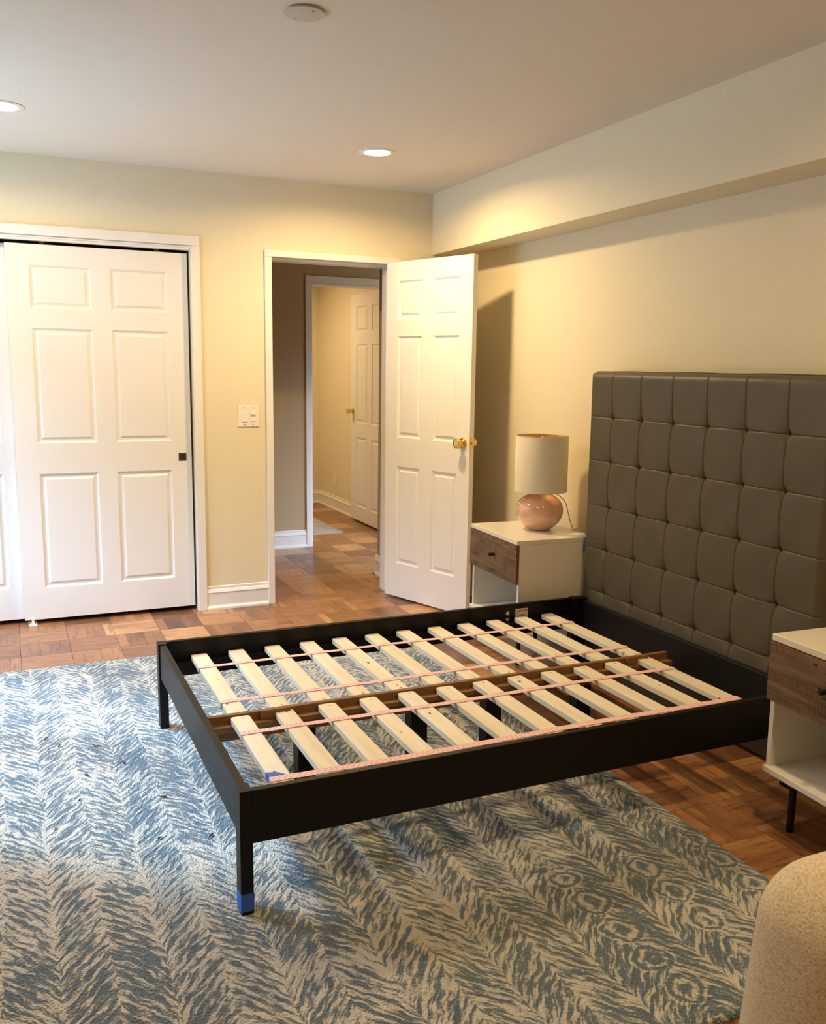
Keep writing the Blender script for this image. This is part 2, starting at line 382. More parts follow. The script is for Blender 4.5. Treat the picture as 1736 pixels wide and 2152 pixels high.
struct(MB().box(-3.7, 1.5, YN - 0.12, 4.1, H, H + 0.1).build('ceiling', 'ceiling_paint'), 'flat beige-white painted ceiling', 'ceiling')
# window
wo = empty('window_1', (XL - 0.07, (WY0 + WY1) / 2, WZ0)); struct(wo, 'white framed window in the left wall that lets in the daylight', 'window')
hw, hh = (WY1 - WY0) / 2, WZ1 - WZ0
mb = MB()
for a, b in ((-hw, -hw + 0.05), (-0.03, 0.03), (hw - 0.05, hw)): mb.box(-0.03, 0.03, a, b, 0, hh)
for a, b in ((0, 0.05), (hh - 0.05, hh)):
    mb.box(-0.03, 0.03, -hw + 0.05, -0.03, a, b); mb.box(-0.03, 0.03, 0.03, hw - 0.05, a, b)
mb.build('window_frame', 'white_trim', wo)
MB().box(-0.004, 0.004, -hw + 0.05, -0.03, 0.05, hh - 0.05).build('pane', 'window_glass', wo)
MB().box(-0.004, 0.004, 0.03, hw - 0.05, 0.05, hh - 0.05).build('pane', 'window_glass', wo)
MB().box(0.03, 0.12, -hw - 0.04, hw + 0.04, -0.03, 0.0).build('window_sill', 'white_trim', wo, bevel=0.004)
pd = bpy.data.lights.new('window_portal', 'AREA'); pd.shape = 'RECTANGLE'; pd.size = WY1 - WY0; pd.size_y = WZ1 - WZ0; pd.cycles.is_portal = True
po = bpy.data.objects.new('window_portal', pd); C.objects.link(po); po.location = (XL - 0.2, (WY0 + WY1) / 2, (WZ0 + WZ1) / 2); po.rotation_euler = Vector((1, 0, 0)).to_track_quat('-Z', 'Y').to_euler()
po.rotation_euler = (PI / 2, 0, -PI / 2)
struct(MB().box(-14, XL - 0.14, -14, 10, -0.3, -0.2).build('trim_2', 'bounce_ground'), 'unseen grey ground outside the window, lightened to bounce daylight inside', 'ground')

# closet behind the sliding doors
mb = MB(); mb.box(-3.57, -1.3, 0.72, 0.78, 0, H); mb.box(-3.57, -3.40, 0.12, 0.72, 0, H); mb.box(-1.42, -1.3, 0.12, 0.72, 0, H)
struct(mb.build('wall_closet', 'hall_shade_paint'), 'dark closet interior behind the sliding doors', 'wall')

# hallway and far room
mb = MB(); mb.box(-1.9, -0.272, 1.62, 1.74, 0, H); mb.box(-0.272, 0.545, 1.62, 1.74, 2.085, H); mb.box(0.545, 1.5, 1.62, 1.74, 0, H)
struct(mb.build('wall_hallway', 'hall_shade_paint'), 'shaded tan hallway wall around the second doorway', 'wall')
struct(MB().box(-2.0, -1.9, 0.78, 1.74, 0, H).build('wall_hallway_left', 'hall_shade_paint'), 'tan end wall of the hallway', 'wall')
struct(MB().box(-0.15, 0.33, 0.12, 0.50, 0, H).build('wall_hallway_right', 'hall_shade_paint'), 'tan wall end just inside the doorway by the open door', 'wall')
struct(MB().box(1.4, 1.5, 0.5, 1.62, 0, H).build('wall_hallway_end', 'hall_shade_paint'), 'tan wall at the right end of the hallway', 'wall')
mb = MB(); mb.box(0.545, 0.66, 1.74, 3.97, 0, H)
struct(mb.build('wall_far_right', 'wall_paint'), 'lit cream wall of the far room beyond the hallway', 'wall')
struct(MB().box(-2.2, 0.545, 3.87, 3.97, 0, H).build('wall_far_back', 'wall_paint'), 'cream back wall of the far room', 'wall')
struct(MB().box(-2.3, -2.2, 1.74, 3.97, 0, H).build('wall_far_left', 'wall_paint'), 'cream left wall of the far room', 'wall')

# skirting profile (distance out of the wall, height)
BP = [(0, 0), (0.022, 0), (0.022, 0.012), (0.014, 0.022), (0.012, 0.028), (0.012, 0.098), (0.016, 0.104), (0.010, 0.118), (0.006, 0.123), (0.005, 0.138), (0, 0.142)]
def skirting(name, label, runs):
    mb = MB()
    for ax, a0, a1, base, sgn in runs:      # ax: run axis; base: wall coordinate; sgn: room side
        if ax == 'x': mb.prism([(base + sgn * d, h) for d, h in BP], a0, a1, 'x')
        else: mb.prism([(base + sgn * d, h) for d, h in BP], a0, a1, 'y')
    return struct(mb.build(name, 'white_trim'), label, 'baseboard')
skirting('baseboard_back', 'short white baseboard between the closet and the doorway', [('x', -1.446, -1.0735, 0, -1)])
skirting('baseboard_right', 'white baseboard of the headboard wall', [('y', YN, 0, XW, -1), ])
skirting('baseboard_hallway', 'white baseboard under the shaded tan hallway wall', [('x', -1.9, -0.318, 1.62, -1)])
skirting('baseboard_hallway_right', 'white baseboard end beside the hinge of the open door', [('y', 0.125, 0.522, -0.15, -1), ('x', -0.172, 0.33, 0.50, 1)])
skirting('baseboard_far', 'white baseboard along the lit cream wall of the far room', [('y', 2.80, 3.87, 0.545, -1), ('x', -2.2, 0.545, 3.87, -1)])

# casings
tr = empty('trim_3', (-1.497, 0, 0)); struct(tr, 'white casing around the sliding closet doors', 'casing')
MB().box(0, 0.051, -0.018, 0, 0, 2.1005).build('casing_post', 'white_trim', tr, bevel=0.003)
MB().box(-1.894, -1.843, -0.018, 0, 0, 2.1005).build('casing_post', 'white_trim', tr, bevel=0.003)
MB().box(-1.894, 0.051, -0.018, 0, 2.1005, 2.1525).build('casing_head', 'white_trim', tr, bevel=0.003)
mb = MB(); mb.box(-1.843, 0, -0.006, 0.0, 2.0755, 2.1005); mb.box(-1.843, 0, -0.012, -0.006, 2.088, 2.0945); mb.build('track_fascia', 'white_trim', tr, bevel=0.0015)
MB().box(-1.843, 0.0, 0.030, 0.115, 2.11, 2.125).build('track', 'dark_gap', tr)
tr = empty('trim_4', (-1.032, 0, 0)); struct(tr, 'white casing around the open doorway', 'casing')
MB().box(-0.0412, 0, -0.016, 0, 0, 2.068).build('casing_post', 'white_trim', tr, bevel=0.003)
MB().box(0.760, 0.8064, -0.016, 0, 0, 2.068).build('casing_post', 'white_trim', tr, bevel=0.003)
MB().box(-0.0412, 0.8064, -0.016, 0, 2.068, 2.107).build('casing_head', 'white_trim', tr, bevel=0.003)
mb = MB(); mb.box(0, 0.012, 0.045, 0.12, 0, 2.054); mb.box(0.745, 0.760, 0.045, 0.12, 0, 2.054); mb.box(0, 0.76, 0.045, 0.12, 2.054, 2.07); mb.build('door_stop', 'white_trim', tr, bevel=0.002)
s = MB().box(-0.001, 0.003, 0.006, 0.034, 0.985, 1.065).build('strike_plate', 'chrome', tr, bevel=0.001)
tr = empty('trim_5', (-0.272, 1.62, 0)); struct(tr, 'shaded white casing of the doorway across the hall', 'casing')
MB().box(-0.046, 0, -0.016, 0, 0, 2.085).build('casing_post', 'white_trim', tr, bevel=0.003)
MB().box(0.817, 0.863, -0.016, 0, 0, 2.085).build('casing_post', 'white_trim', tr, bevel=0.003)
MB().box(-0.046, 0.863, -0.016, 0, 2.085, 2.139).build('casing_head', 'white_trim', tr, bevel=0.003)
mb = MB(); mb.box(0, 0.012, 0.0, 0.12, 0, 2.07); mb.box(0, 0.80, 0.0, 0.12, 2.07, 2.085); mb.build('jamb_lining', 'white_trim', tr, bevel=0.002)

# ------------------------------------------------------------------ doors
def door_slab(root, W, z0, z1, T, cols, rows):
    """six-panel leaf in local x (width), y 0..T (0 is the near face), z; panels are parts"""
    xs = sorted({0, W} | {c for p in cols for c in p}); zs = sorted({z0, z1} | {r for p in rows for r in p})
    cells = {(a, b, c, d) for a, b in cols for c, d in rows}
    mb = MB(); dp, ins = 0.009, 0.011
    for side in (0, 1):
        def P(x, y, z): return (x, y if side == 0 else T - y, z)
        for i in range(len(xs) - 1):
            for j in range(len(zs) - 1):
                a, b, c, d = xs[i], xs[i + 1], zs[j], zs[j + 1]
                if (a, b, c, d) in cells:
                    o_ = [(a, c), (b, c), (b, d), (a, d)]; n_ = [(a + ins, c + ins), (b - ins, c + ins), (b - ins, d - ins), (a + ins, d - ins)]
                    for k in range(4):
                        k2 = (k + 1) % 4
                        mb.face([P(o_[k][0], 0, o_[k][1]), P(o_[k2][0], 0, o_[k2][1]), P(n_[k2][0], dp, n_[k2][1]), P(n_[k][0], dp, n_[k][1])])
                    mb.face([P(q[0], dp, q[1]) for q in n_])
                else: mb.face([P(a, 0, c), P(b, 0, c), P(b, 0, d), P(a, 0, d)])
    for x in (0, W):
        for j in range(len(zs) - 1): mb.face([(x, 0, zs[j]), (x, T, zs[j]), (x, T, zs[j + 1]), (x, 0, zs[j + 1])])
    for z in (z0, z1):
        for i in range(len(xs) - 1): mb.face([(xs[i], 0, z), (xs[i + 1], 0, z), (xs[i + 1], T, z), (xs[i], T, z)])
    mb.build('slab', 'door_paint', root)
    for a, b in cols:
        for c, d in rows:
            mb = MB(); g, sl = ins + 0.009, 0.013
            for side in (0, 1):
                def P(x, y, z): return (x, y if side == 0 else T - y, z)
                o_ = [(a + g, c + g), (b - g, c + g), (b - g, d - g), (a + g, d - g)]
                n_ = [(a + g + sl, c + g + sl), (b - g - sl, c + g + sl), (b - g - sl, d - g - sl), (a + g + sl, d - g - sl)]
                for k in range(4):
                    k2 = (k + 1) % 4
                    mb.face([P(o_[k][0], dp + 0.0005, o_[k][1]), P(o_[k2][0], dp + 0.0005, o_[k2][1]), P(n_[k2][0], 0.002, n_[k2][1]), P(n_[k][0], 0.002, n_[k][1])])
                mb.face([P(q[0], 0.002, q[1]) for q in n_])
            mb.build('panel', 'door_paint', root)
def knob_part(root, x, z, y, sgn):
    prof = [(0.031, 0), (0.031, 0.004), (0.026, 0.010), (0.014, 0.014), (0.012, 0.026), (0.017, 0.031), (0.026, 0.037), (0.029, 0.046), (0.027, 0.056), (0.019, 0.061), (0.010, 0.0605), (0.0, 0.0595)]
    mb = MB(); mb.lathe([(r, sgn * h) for r, h in prof], (x, y, z), 'y', 28)
    k = mb.build('knob', 'brass', root, smooth=True)
    return k
ROWS = [(0.205, 0.843), (1.010, 1.626), (1.729, 1.953)]
d2 = empty('door_1', (-2.446, 0.030, 0)); struct(d2, 'white six-panel sliding closet door in front, with a square bronze pull', 'door')
door_slab(d2, 0.936, 0.028, 2.060, 0.035, [(0.113, 0.420), (0.521, 0.823)], ROWS)
mb = MB(); mb.box(0.862, 0.906, -0.0025, 0.001, 0.895, 0.940)
fp = mb.build('flush_pull', 'bronze', d2, bevel=0.001)
mb = MB(); mb.prism([(0.880, 0.902), (0.888, 0.902), (0.896, 0.908), (0.899, 0.9175), (0.896, 0.927), (0.888, 0.933), (0.880, 0.933)], -0.0032, -0.0024, 'y'); mb.build('pull_shade', 'dark_gap', fp)  # flat near-black plate in place of the shade inside the pull
d3 = empty('door_2', (-3.335, 0.074, 0)); struct(d3, 'sunlit white sliding closet door behind the front one, cut by the left picture edge', 'door')
door_slab(d3, 0.937, 0.028, 2.060, 0.035, [(0.113, 0.420), (0.521, 0.823)], ROWS)
# roller hangers seen in the gap above the front door
for x in (0.17, 0.76): MB().box(x, x + 0.024, 0.006, 0.030, 2.060, 2.112).build('hanger', 'bronze', d2, bevel=0.001)
# floor guide
g = empty('door_guide', (-2.405, 0.028, 0)); tag(g, 'small white plastic floor guide at the foot of the sliding closet door', 'door guide')
MB().box(-0.022, 0.022, -0.030, 0.085, 0.0, 0.006).build('base', 'plastic_white', g, bevel=0.001)
MB().prism([(-0.010, 0.006), (0.010, 0.006), (0.006, 0.03), (0.014, 0.042), (-0.014, 0.042), (-0.006, 0.03)], -0.018, -0.006, 'y').build('fin', 'plastic_white', g, bevel=0.001)

d1 = empty('door_3', (-0.322, -0.05, 0), math.atan2(-0.945, 0.327)); struct(d1, 'open white six-panel bedroom door with a brass knob, beside the nightstand with the lamp', 'door')
door_slab(d1, 0.717, 0.012, 2.069, 0.035, [(0.102, 0.308), (0.410, 0.617)], [(0.228, 0.841), (1.020, 1.631), (1.733, 1.958)])
knob_part(d1, 0.664, 1.022, 0.0, -1); knob_part(d1, 0.664, 1.022, 0.035, 1)
lp = MB().box(0.7165, 0.7185, 0.005, 0.030, 0.990, 1.055).build('latch_plate', 'brass', d1, bevel=0.0005)
MB().prism([(0.010, 1.013), (0.025, 1.013), (0.025, 1.032), (0.010, 1.032)], 0.7185, 0.729, 'x').build('latch_bolt', 'brass', lp, bevel=0.002)
for z in (0.25, 1.05, 1.85):
    MB().lathe([(0.006, -0.045), (0.006, 0.045)], (-0.004, 0.039, z), 'z', 10).build('hinge', 'brass', d1, smooth=True)

d4 = empty('door_4', (0.49, 2.775, 0), -PI / 2); struct(d4, 'white six-panel door with a brass knob standing open in the far room', 'door')
door_slab(d4, 0.94, 0.018, 2.10, 0.035, [(0.14, 0.415), (0.525, 0.80)], [(0.153, 0.80), (0.93, 1.645), (1.755, 1.985)])
knob_part(d4, 0.062, 1.035, 0.0, -1)

# ------------------------------------------------------------------ parquet floors
def block_mesh(name, sx, sy, tones):
    """a parquet block of five fingers running along local Y, top at z=0"""
    mb = MB(); n = 5; fw = sx / n; tv = []
    for k in range(n):
        x0 = -sx / 2 + k * fw; gx0 = 0.0007 if k == 0 else 0.00006; gx1 = 0.0007 if k == n - 1 else 0.00006
        a, b, c, d = x0 + gx0, x0 + fw - gx1, -sy / 2 + 0.0007, sy / 2 - 0.0007
        zt = random.uniform(-0.0003, 0.0); e = 0.0003
        mb.face([(a + e, c + e, zt), (b - e, c + e, zt), (b - e, d - e, zt), (a + e, d - e, zt)])
        lo = [(a, c), (b, c), (b, d), (a, d)]; hi = [(a + e, c + e), (b - e, c + e), (b - e, d - e), (a + e, d - e)]
        for q in range(4):
            q2 = (q + 1) % 4
            mb.face([(*lo[q], zt - 0.002), (*lo[q2], zt - 0.002), (*hi[q2], zt), (*hi[q], zt)])
        tv += [tones[k]] * 5
    me = bpy.data.meshes.new(name); me.from_pydata(mb.v, [], mb.f); me.materials.append(M['parquet'])
    at = me.attributes.new('tone', 'FLOAT', 'FACE'); at.data.foreach_set('value', tv)
    me.update(); return me
fl = MB(); fl.box(-3.6, 1.5, YN - 0.12, 4.0, -0.05, -0.0016)
floor = fl.build('floor', 'floor_base'); struct(floor, 'warm brown oak parquet floor of square blocks', 'floor')
PX = 0.2361; X0 = -2.478
ylines = [0.165, -0.100] + [-0.100 - 0.2285 * k for k in range(1, 27)]
ylines = sorted(ylines + [0.165 + 0.2395 * k for k in range(1, 17)])
variants = {}
def vmesh(sx, sy):
    key = (round(sx, 3), round(sy, 3))
    if key not in variants:
        L = []
        for q in range(10):
            base = random.random(); spread = random.choice((0.05, 0.08, 0.12, 0.40))
            tones = [min(1, max(0, base + random.uniform(-spread, spread))) for _ in range(5)]
            if random.random() < 0.5: tones[1] = tones[0]; tones[3] = tones[2]
            L.append(block_mesh('parquet_block', sx, sy, tones))
        variants[key] = L
    return random.choice(variants[key])
def block_seen(x, y):
    if y < -3.95 or x < -2.85: return False
    if -0.85 < y < 0.14: return x < 0.2
    if y >= 0.14: return -1.15 < x < 0.60 and x > -1.15 + 0.30 * (y - 0.14) and not (y > 1.75 and x < -0.35)
    if x > -0.72 and x < 0.2: return True
    return False
rest_v, rest_f, rest_t = [], [], []
for i in range(-6, 18):
    cx = X0 + PX * (i + 0.5)
    if cx < XL - 0.05 or cx > 1.4: continue
    for j in range(len(ylines) - 1):
        cy, sy = (ylines[j] + ylines[j + 1]) / 2, ylines[j + 1] - ylines[j]
        rot = (i + j) % 2
        if block_seen(cx, cy):
            me = vmesh(sy, PX) if rot else vmesh(PX, sy)
            o = bpy.data.objects.new('parquet_block', me); C.objects.link(o); o.parent = floor
            o.location = (cx, cy, 0); o.rotation_euler = (0, 0, PI / 2 + (PI if random.random() < 0.5 else 0)) if rot else (0, 0, PI if random.random() < 0.5 else 0)
        else:
            a, b, c, d = cx - PX / 2 + 0.0007, cx + PX / 2 - 0.0007, cy - sy / 2 + 0.0007, cy + sy / 2 - 0.0007
            for k in range(5):
                q = len(rest_v)
                if rot: e0, e1 = c + (d - c) * k / 5, c + (d - c) * (k + 1) / 5; rest_v += [(a, e0, 0), (b, e0, 0), (b, e1, 0), (a, e1, 0)]
                else: e0, e1 = a + (b - a) * k / 5, a + (b - a) * (k + 1) / 5; rest_v += [(e0, c, 0), (e1, c, 0), (e1, d, 0), (e0, d, 0)]
                rest_f.append((q, q + 1, q + 2, q + 3)); rest_t.append(random.random())
me = bpy.data.meshes.new('hidden_parquet'); me.from_pydata(rest_v, [], rest_f); me.materials.append(M['parquet'])
at = me.attributes.new('tone', 'FLOAT', 'FACE'); at.data.foreach_set('value', rest_t)
ro = bpy.data.objects.new('parquet_remainder', me); C.objects.link(ro); ro.parent = floor; ro['kind'] = 'stuff'

# ------------------------------------------------------------------ ceiling fixtures
def recessed(x, y, label, power=LAMP_W, z=H):
    r = empty('recessed_light', (x, y, z)); tag(r, label, 'ceiling light', 'recessed ceiling lights')
    MB().lathe([(0.066, -0.0015), (0.068, -0.004), (0.088, -0.0055), (0.0925, -0.003), (0.0925, 0.0)], seg=48, cap=False).build('trim_ring', 'plastic_white', r, smooth=True)
    MB().lathe([(0.0, -0.0015), (0.0675, -0.0015), (0.0675, 0.0)], seg=48).build('diffuser', 'lamp_glow', r)
    ld = bpy.data.lights.new('lamp', 'AREA'); ld.shape = 'DISK'; ld.size = 0.13; ld.energy = power; ld.color = LAMP_COL; ld.spread = math.radians(165)
    lo = bpy.data.objects.new('lamp', ld); C.objects.link(lo); lo.parent = r; lo.location = (0, 0, -0.007)
    return r
recessed(-0.722, -0.868, 'lit recessed ceiling light above the open door')
recessed(-2.435, -0.905, 'lit recessed ceiling light cut by the left picture edge', 16.0)
recessed(-0.722, -3.95, 'recessed ceiling light above the armchair, out of the picture', 14.0)
recessed(-2.435, -3.95, 'recessed ceiling light near the photographer, out of the picture', 2.5)
recessed(-0.55, 2.9, 'recessed ceiling light in the far room, out of sight', 22.0)
cp = empty('ceiling_cover_plate', (-1.596, -2.448, H)); tag(cp, 'round blank white cover plate in the middle of the ceiling', 'cover plate')
MB().lathe([(0.0, -0.0095), (0.056, -0.0092), (0.0615, -0.0085), (0.0625, -0.0070), (0.0620, -0.0050), (0.058, -0.0030), (0.058, 0.0)], seg=48).build('plate', 'plate_grey', cp, smooth=True)
for sx, sy in ((-0.016, 0.036), (0.016, -0.036)): MB().lathe([(0.0, -0.0108), (0.0028, -0.0105), (0.003, -0.009)], (sx, sy, 0), seg=10).build('screw', 'bronze', cp)

# ------------------------------------------------------------------ switch, outlet
sw = empty('light_switch', (-1.1785, 0, 1.1495)); tag(sw, 'white double light switch plate on the yellow wall left of the doorway', 'light switch')
MB().box(-0.064, 0.064, -0.005, 0, -0.063, 0.063).build('plate', 'plastic_white', sw, bevel=0.0035)
MB().prism([(-0.005, -0.033), (-0.0085, -0.033), (-0.0055, 0.033), (-0.005, 0.033)], -0.040, -0.008, 'x').build('rocker', 'plastic_white', sw, bevel=0.001)
sl = MB().box(0.010, 0.042, -0.0058, -0.005, -0.033, 0.033).build('dimmer_frame', 'white_trim', sw, bevel=0.0004)
MB().box(0.012, 0.040, -0.013, -0.0058, 0.008, 0.020).build('slider', 'plastic_white', sl, bevel=0.001)
MB().box(0.015, 0.037, -0.0062, -0.0058, -0.006, 0.007).build('slot', 'white_trim', sl)
MB().box(0.014, 0.038, -0.0072, -0.0058, -0.030, -0.010).build('dimmer_button', 'plastic_white', sl, bevel=0.001)
for sx in (-0.024, 0.026):
    for sz in (-0.051, 0.051): MB().lathe([(0.0, -0.0062), (0.0028, -0.0060), (0.0030, -0.005)], (sx, 0, sz), 'y', 10).build('screw', 'chrome', sw)
ou = empty('wall_outlet', (0.545, 3.355, 0.312)); tag(ou, 'white outlet plate low on the cream wall of the far room', 'wall outlet')
MB().box(-0.006, 0, -0.036, 0.036, -0.06, 0.06).build('plate', 'plastic_white', ou, bevel=0.003)
for z in (-0.022, 0.022): MB().lathe([(0.0, -0.0085), (0.015, -0.008), (0.016, -0.006)], (0, 0, z), 'x', 16).build('socket', 'white_trim', ou)

# ------------------------------------------------------------------ rugs
def rug(name, x0, x1, y0, y1, z1, mat, res, rough):
    nx, ny = int((x1 - x0) / res), int((y1 - y0) / res); v, f = [], []
    cx, cy = (x0 + x1) / 2, (y0 + y1) / 2; rr = random.Random(3); rc = 0.05
    wob = [rr.uniform(-1, 1) for _ in range(400)]
    for j in range(ny + 1):
        for i in range(nx + 1):
            x, y = x0 + (x1 - x0) * i / nx, y0 + (y1 - y0) * j / ny
            e = min(i, nx - i, j, ny - j); z = z1 if e > 1 else (z1 * 0.86 if e == 1 else z1 * 0.45)
            if e == 0: x += wob[(i * 7 + j) % 400] * rough; y += wob[(i + 5 * j + 9) % 400] * rough
            # rounded corners
            dx = max(0, rc - (x - x0), rc - (x1 - x)); dy = max(0, rc - (y - y0), rc - (y1 - y))
            if dx > 0 and dy > 0:
                q = math.hypot(dx, dy)
                if q > rc:
                    k = rc / q
                    x = (x0 + rc - dx * k) if x < cx else (x1 - rc + dx * k)
                    y = (y0 + rc - dy * k) if y < cy else (y1 - rc + dy * k)
            v.append((x, y, z + rr.uniform(-0.0009, 0.0009) if e > 1 else z))
    W = nx + 1
    for j in range(ny):
        for i in range(nx): f.append((j * W + i, j * W + i + 1, (j + 1) * W + i + 1, (j + 1) * W + i))
    rim = [i for i in range(W)] + [j * W + nx for j in range(1, ny + 1)] + [ny * W + i for i in range(nx - 1, -1, -1)] + [j * W for j in range(ny - 1, 0, -1)]
    b = len(v)
    for q in rim: v.append((v[q][0], v[q][1], 0.0005))
    n = len(rim)
    for k in range(n): f.append((rim[k], b + k, b + (k + 1) % n, rim[(k + 1) % n]))
    me = bpy.data.meshes.new(name); me.from_pydata(v, [], f); me.materials.append(M[mat])
    me.polygons.foreach_set('use_smooth', [True] * len(f)); me.update()
    o = bpy.data.objects.new(name, me); C.objects.link(o); return o
r1 = rug('area_rug', -3.0, -0.548, -3.90, -0.785, 0.012, 'rug_wool', 0.0115, 0.003)
tag(r1, 'large blue and cream tufted rug with a feather pattern under the bed', 'rug')
r2 = rug('area_rug', -1.25, 0.187, 2.09, 3.50, 0.008, 'hall_rug', 0.03, 0.001)
tag(r2, 'pale grey rug on the floor of the far room', 'rug')
crumbs = [(-2.408, -1.692, 0), (-2.233, -1.836, 1), (-2.245, -1.825, 0), (-2.365, -1.782, 0), (-2.327, -2.266, 0), (-2.124, -2.617, 0), (-1.975, -2.66, 0), (-2.413, -2.427, 1), (-2.291, -2.078, 0), (-2.07, -2.35, 0), (-2.16, -2.02, 0)]
ORD = ['first', 'second', 'third', 'fourth', 'fifth', 'sixth', 'seventh', 'eighth', 'ninth']
order = sorted([k for k, q in enumerate(crumbs) if not q[2]], key=lambda k: -crumbs[k][1])
for k, (x, y, c) in enumerate(crumbs):
    mb = MB(); a = random.uniform(0, PI); L = random.uniform(0.006, 0.012)
    p = [Vector((math.cos(a) * L * q, math.sin(a) * L * q, 0.003 + 0.002 * (1 - q * q))) for q in (-1, -0.3, 0.4, 1)]
    mb.tube(p, 0.0026, 6)
    o = mb.build('rug_crumb', 'crumb_tan' if c else 'crumb', loc=(x, y, 0.0125))
    tag(o, ('tan crumb of dry leaf close to a dark crumb on the blue rug' if y > -2 else 'lone tan crumb of dry leaf on the blue rug, nearer the camera') if c else ORD[order.index(k)] + ' small dark crumb on the blue rug, counted from the closet towards the camera', 'crumb', 'tan crumbs on the rug' if c else 'dark crumbs on the rug')

# ------------------------------------------------------------------ bed
YB0, YB1, XF = -3.1027, -1.7067, -1.987     # near side, far side, foot
ZB = 0.012
bed = empty('bed_frame', (-0.97, (YB0 + YB1) / 2, 0)); tag(bed, 'black wooden bed frame with bare pine slats and a tall grey tufted headboard', 'bed')
BX, BY = -0.97, (YB0 + YB1) / 2
def bl(mb, name, mat, parent=bed, **k):
    o = mb.build(name, mat, parent, loc=(-BX, -BY, 0) if parent is bed else (0, 0, 0), **k); return o
mb = MB(); mb.box(XF + 0.034, 0.0, YB0, YB0 + 0.022, 0.211, 0.3585); bl(mb, 'side_rail', 'bed_wood', bevel=0.002)
mb = MB(); mb.box(XF + 0.034, 0.0, YB1 - 0.022, YB1, 0.211, 0.3585); bl(mb, 'side_rail', 'bed_wood', bevel=0.002)
mb = MB(); mb.box(XF + 0.006, XF + 0.030, YB0 + 0.05, YB1 - 0.05, 0.221, 0.3555); bl(mb, 'foot_rail', 'bed_wood', bevel=0.002)
mb = MB(); mb.box(0.004, 0.030, YB0 + 0.04, YB1 - 0.04, 0.16, 0.350); bl(mb, 'head_rail', 'bed_wood', bevel=0.002)
legs = []
for y0 in (YB0, YB1 - 0.050):
    mb = MB(); mb.box(XF, XF + 0.034, y0, y0 + 0.05, ZB, 0.3595); legs.append(bl(mb, 'leg', 'bed_wood', bevel=0.002))
for y0 in (YB0, YB1 - 0.045):
    mb = MB(); mb.box(-0.045, 0.030, y0 if y0 == YB0 else y0 + 0.0, y0 + 0.045, 0.0, 0.362); bl(mb, 'leg', 'bed_wood', bevel=0.002)
mb = MB(); mb.box(XF - 0.0006, XF + 0.0346, YB0 - 0.0006, YB0 + 0.0506, 0.022, 0.072)
tp = mb.build('tape_band', 'blue_tape', legs[0]); tag(tp, 'blue painter tape wrapped round the foot of the leg')
for y0, y1 in ((YB0 + 0.022, YB0 + 0.050), (YB1 - 0.050, YB1 - 0.022)):
    mb = MB(); mb.box(XF + 0.04, -0.05, y0, y1, 0.252, 0.2775); bl(mb, 'slat_ledge', 'bed_wood', bevel=0.002)
# centre beam and its feet
mb = MB(); mb.prism([(-2.4425, 0.222), (-2.4425, 0.305), (-2.4235, 0.305), (-2.4235, 0.2785), (-2.398, 0.2785), (-2.398, 0.256), (-2.413, 0.250), (-2.413, 0.222)], XF + 0.031, -0.052, 'x')
mb.prism([(-2.4425, 0.2785), (-2.476, 0.2785), (-2.476, 0.262), (-2.470, 0.256), (-2.456, 0.253), (-2.456, 0.222), (-2.4425, 0.222)], XF + 0.031, -0.052, 'x')
cb = bl(mb, 'center_beam', 'rail_brown', bevel=0.0015); tag(cb, 'brown wooden beam down the middle')
for x0 in (-1.76, -0.262):
    mb = MB(); mb.box(x0, x0 + 0.10, -2.459, -2.4430, 0.2795, 0.3105); b = mb.build('bracket', 'rail_brown', cb, bevel=0.0015)
for x in (-1.604, -1.181, -0.873, -0.469):
    mb = MB(); mb.box(x - 0.032, x + 0.032, -2.462, -2.404, (ZB if x < -0.58 else 0.0), 0.2215); bl(mb, 'support_leg', 'bed_wood', bevel=0.002)
# slats
def slat_mesh(L, w, t_, r, end):
    pts = []
    for cx, cy, a0 in ((w / 2 - r, L / 2 - r, 0), (-w / 2 + r, L / 2 - r, PI / 2), (-w / 2 + r, -L / 2 + r, PI), (w / 2 - r, -L / 2 + r, 1.5 * PI)):
        for k in range(4):
            a = a0 + k * PI / 6; pts.append((cx + r * math.cos(a), cy + r * math.sin(a)))
    mb = MB().prism(pts, 0, t_, 'z'); yh = end * (L / 2 - 0.022)
    mb.lathe([(0.0, t_ + 0.0004), (0.0042, t_ + 0.0004), (0.0042, t_ - 0.002)], (0.006, yh, 0), 'z', 10, mi=1)
    return mb.mesh('slat', ['pine', 'ink'])
sm_far, sm_near = slat_mesh(0.683, 0.0635, 0.0205, 0.010, -1), slat_mesh(0.628, 0.0635, 0.0205, 0.010, 1)
SX = [-1.829 + 0.1493 * k for k in range(12)]
slats = []
for me, yc in ((sm_far, -2.0795), (sm_near, -2.7595)):
    for k, x in enumerate(SX):
        o = bpy.data.objects.new('slat', me); C.objects.link(o); o.parent = bed
        o.location = (x - BX + random.uniform(-.002, .002), yc - BY, 0.2785); o.rotation_euler = (0, 0, random.uniform(-0.006, 0.006))
        bv = o.modifiers.new('bevel', 'BEVEL'); bv.width = 0.0015; bv.segments = 1; bv.limit_method = 'ANGLE'
        slats.append(o)
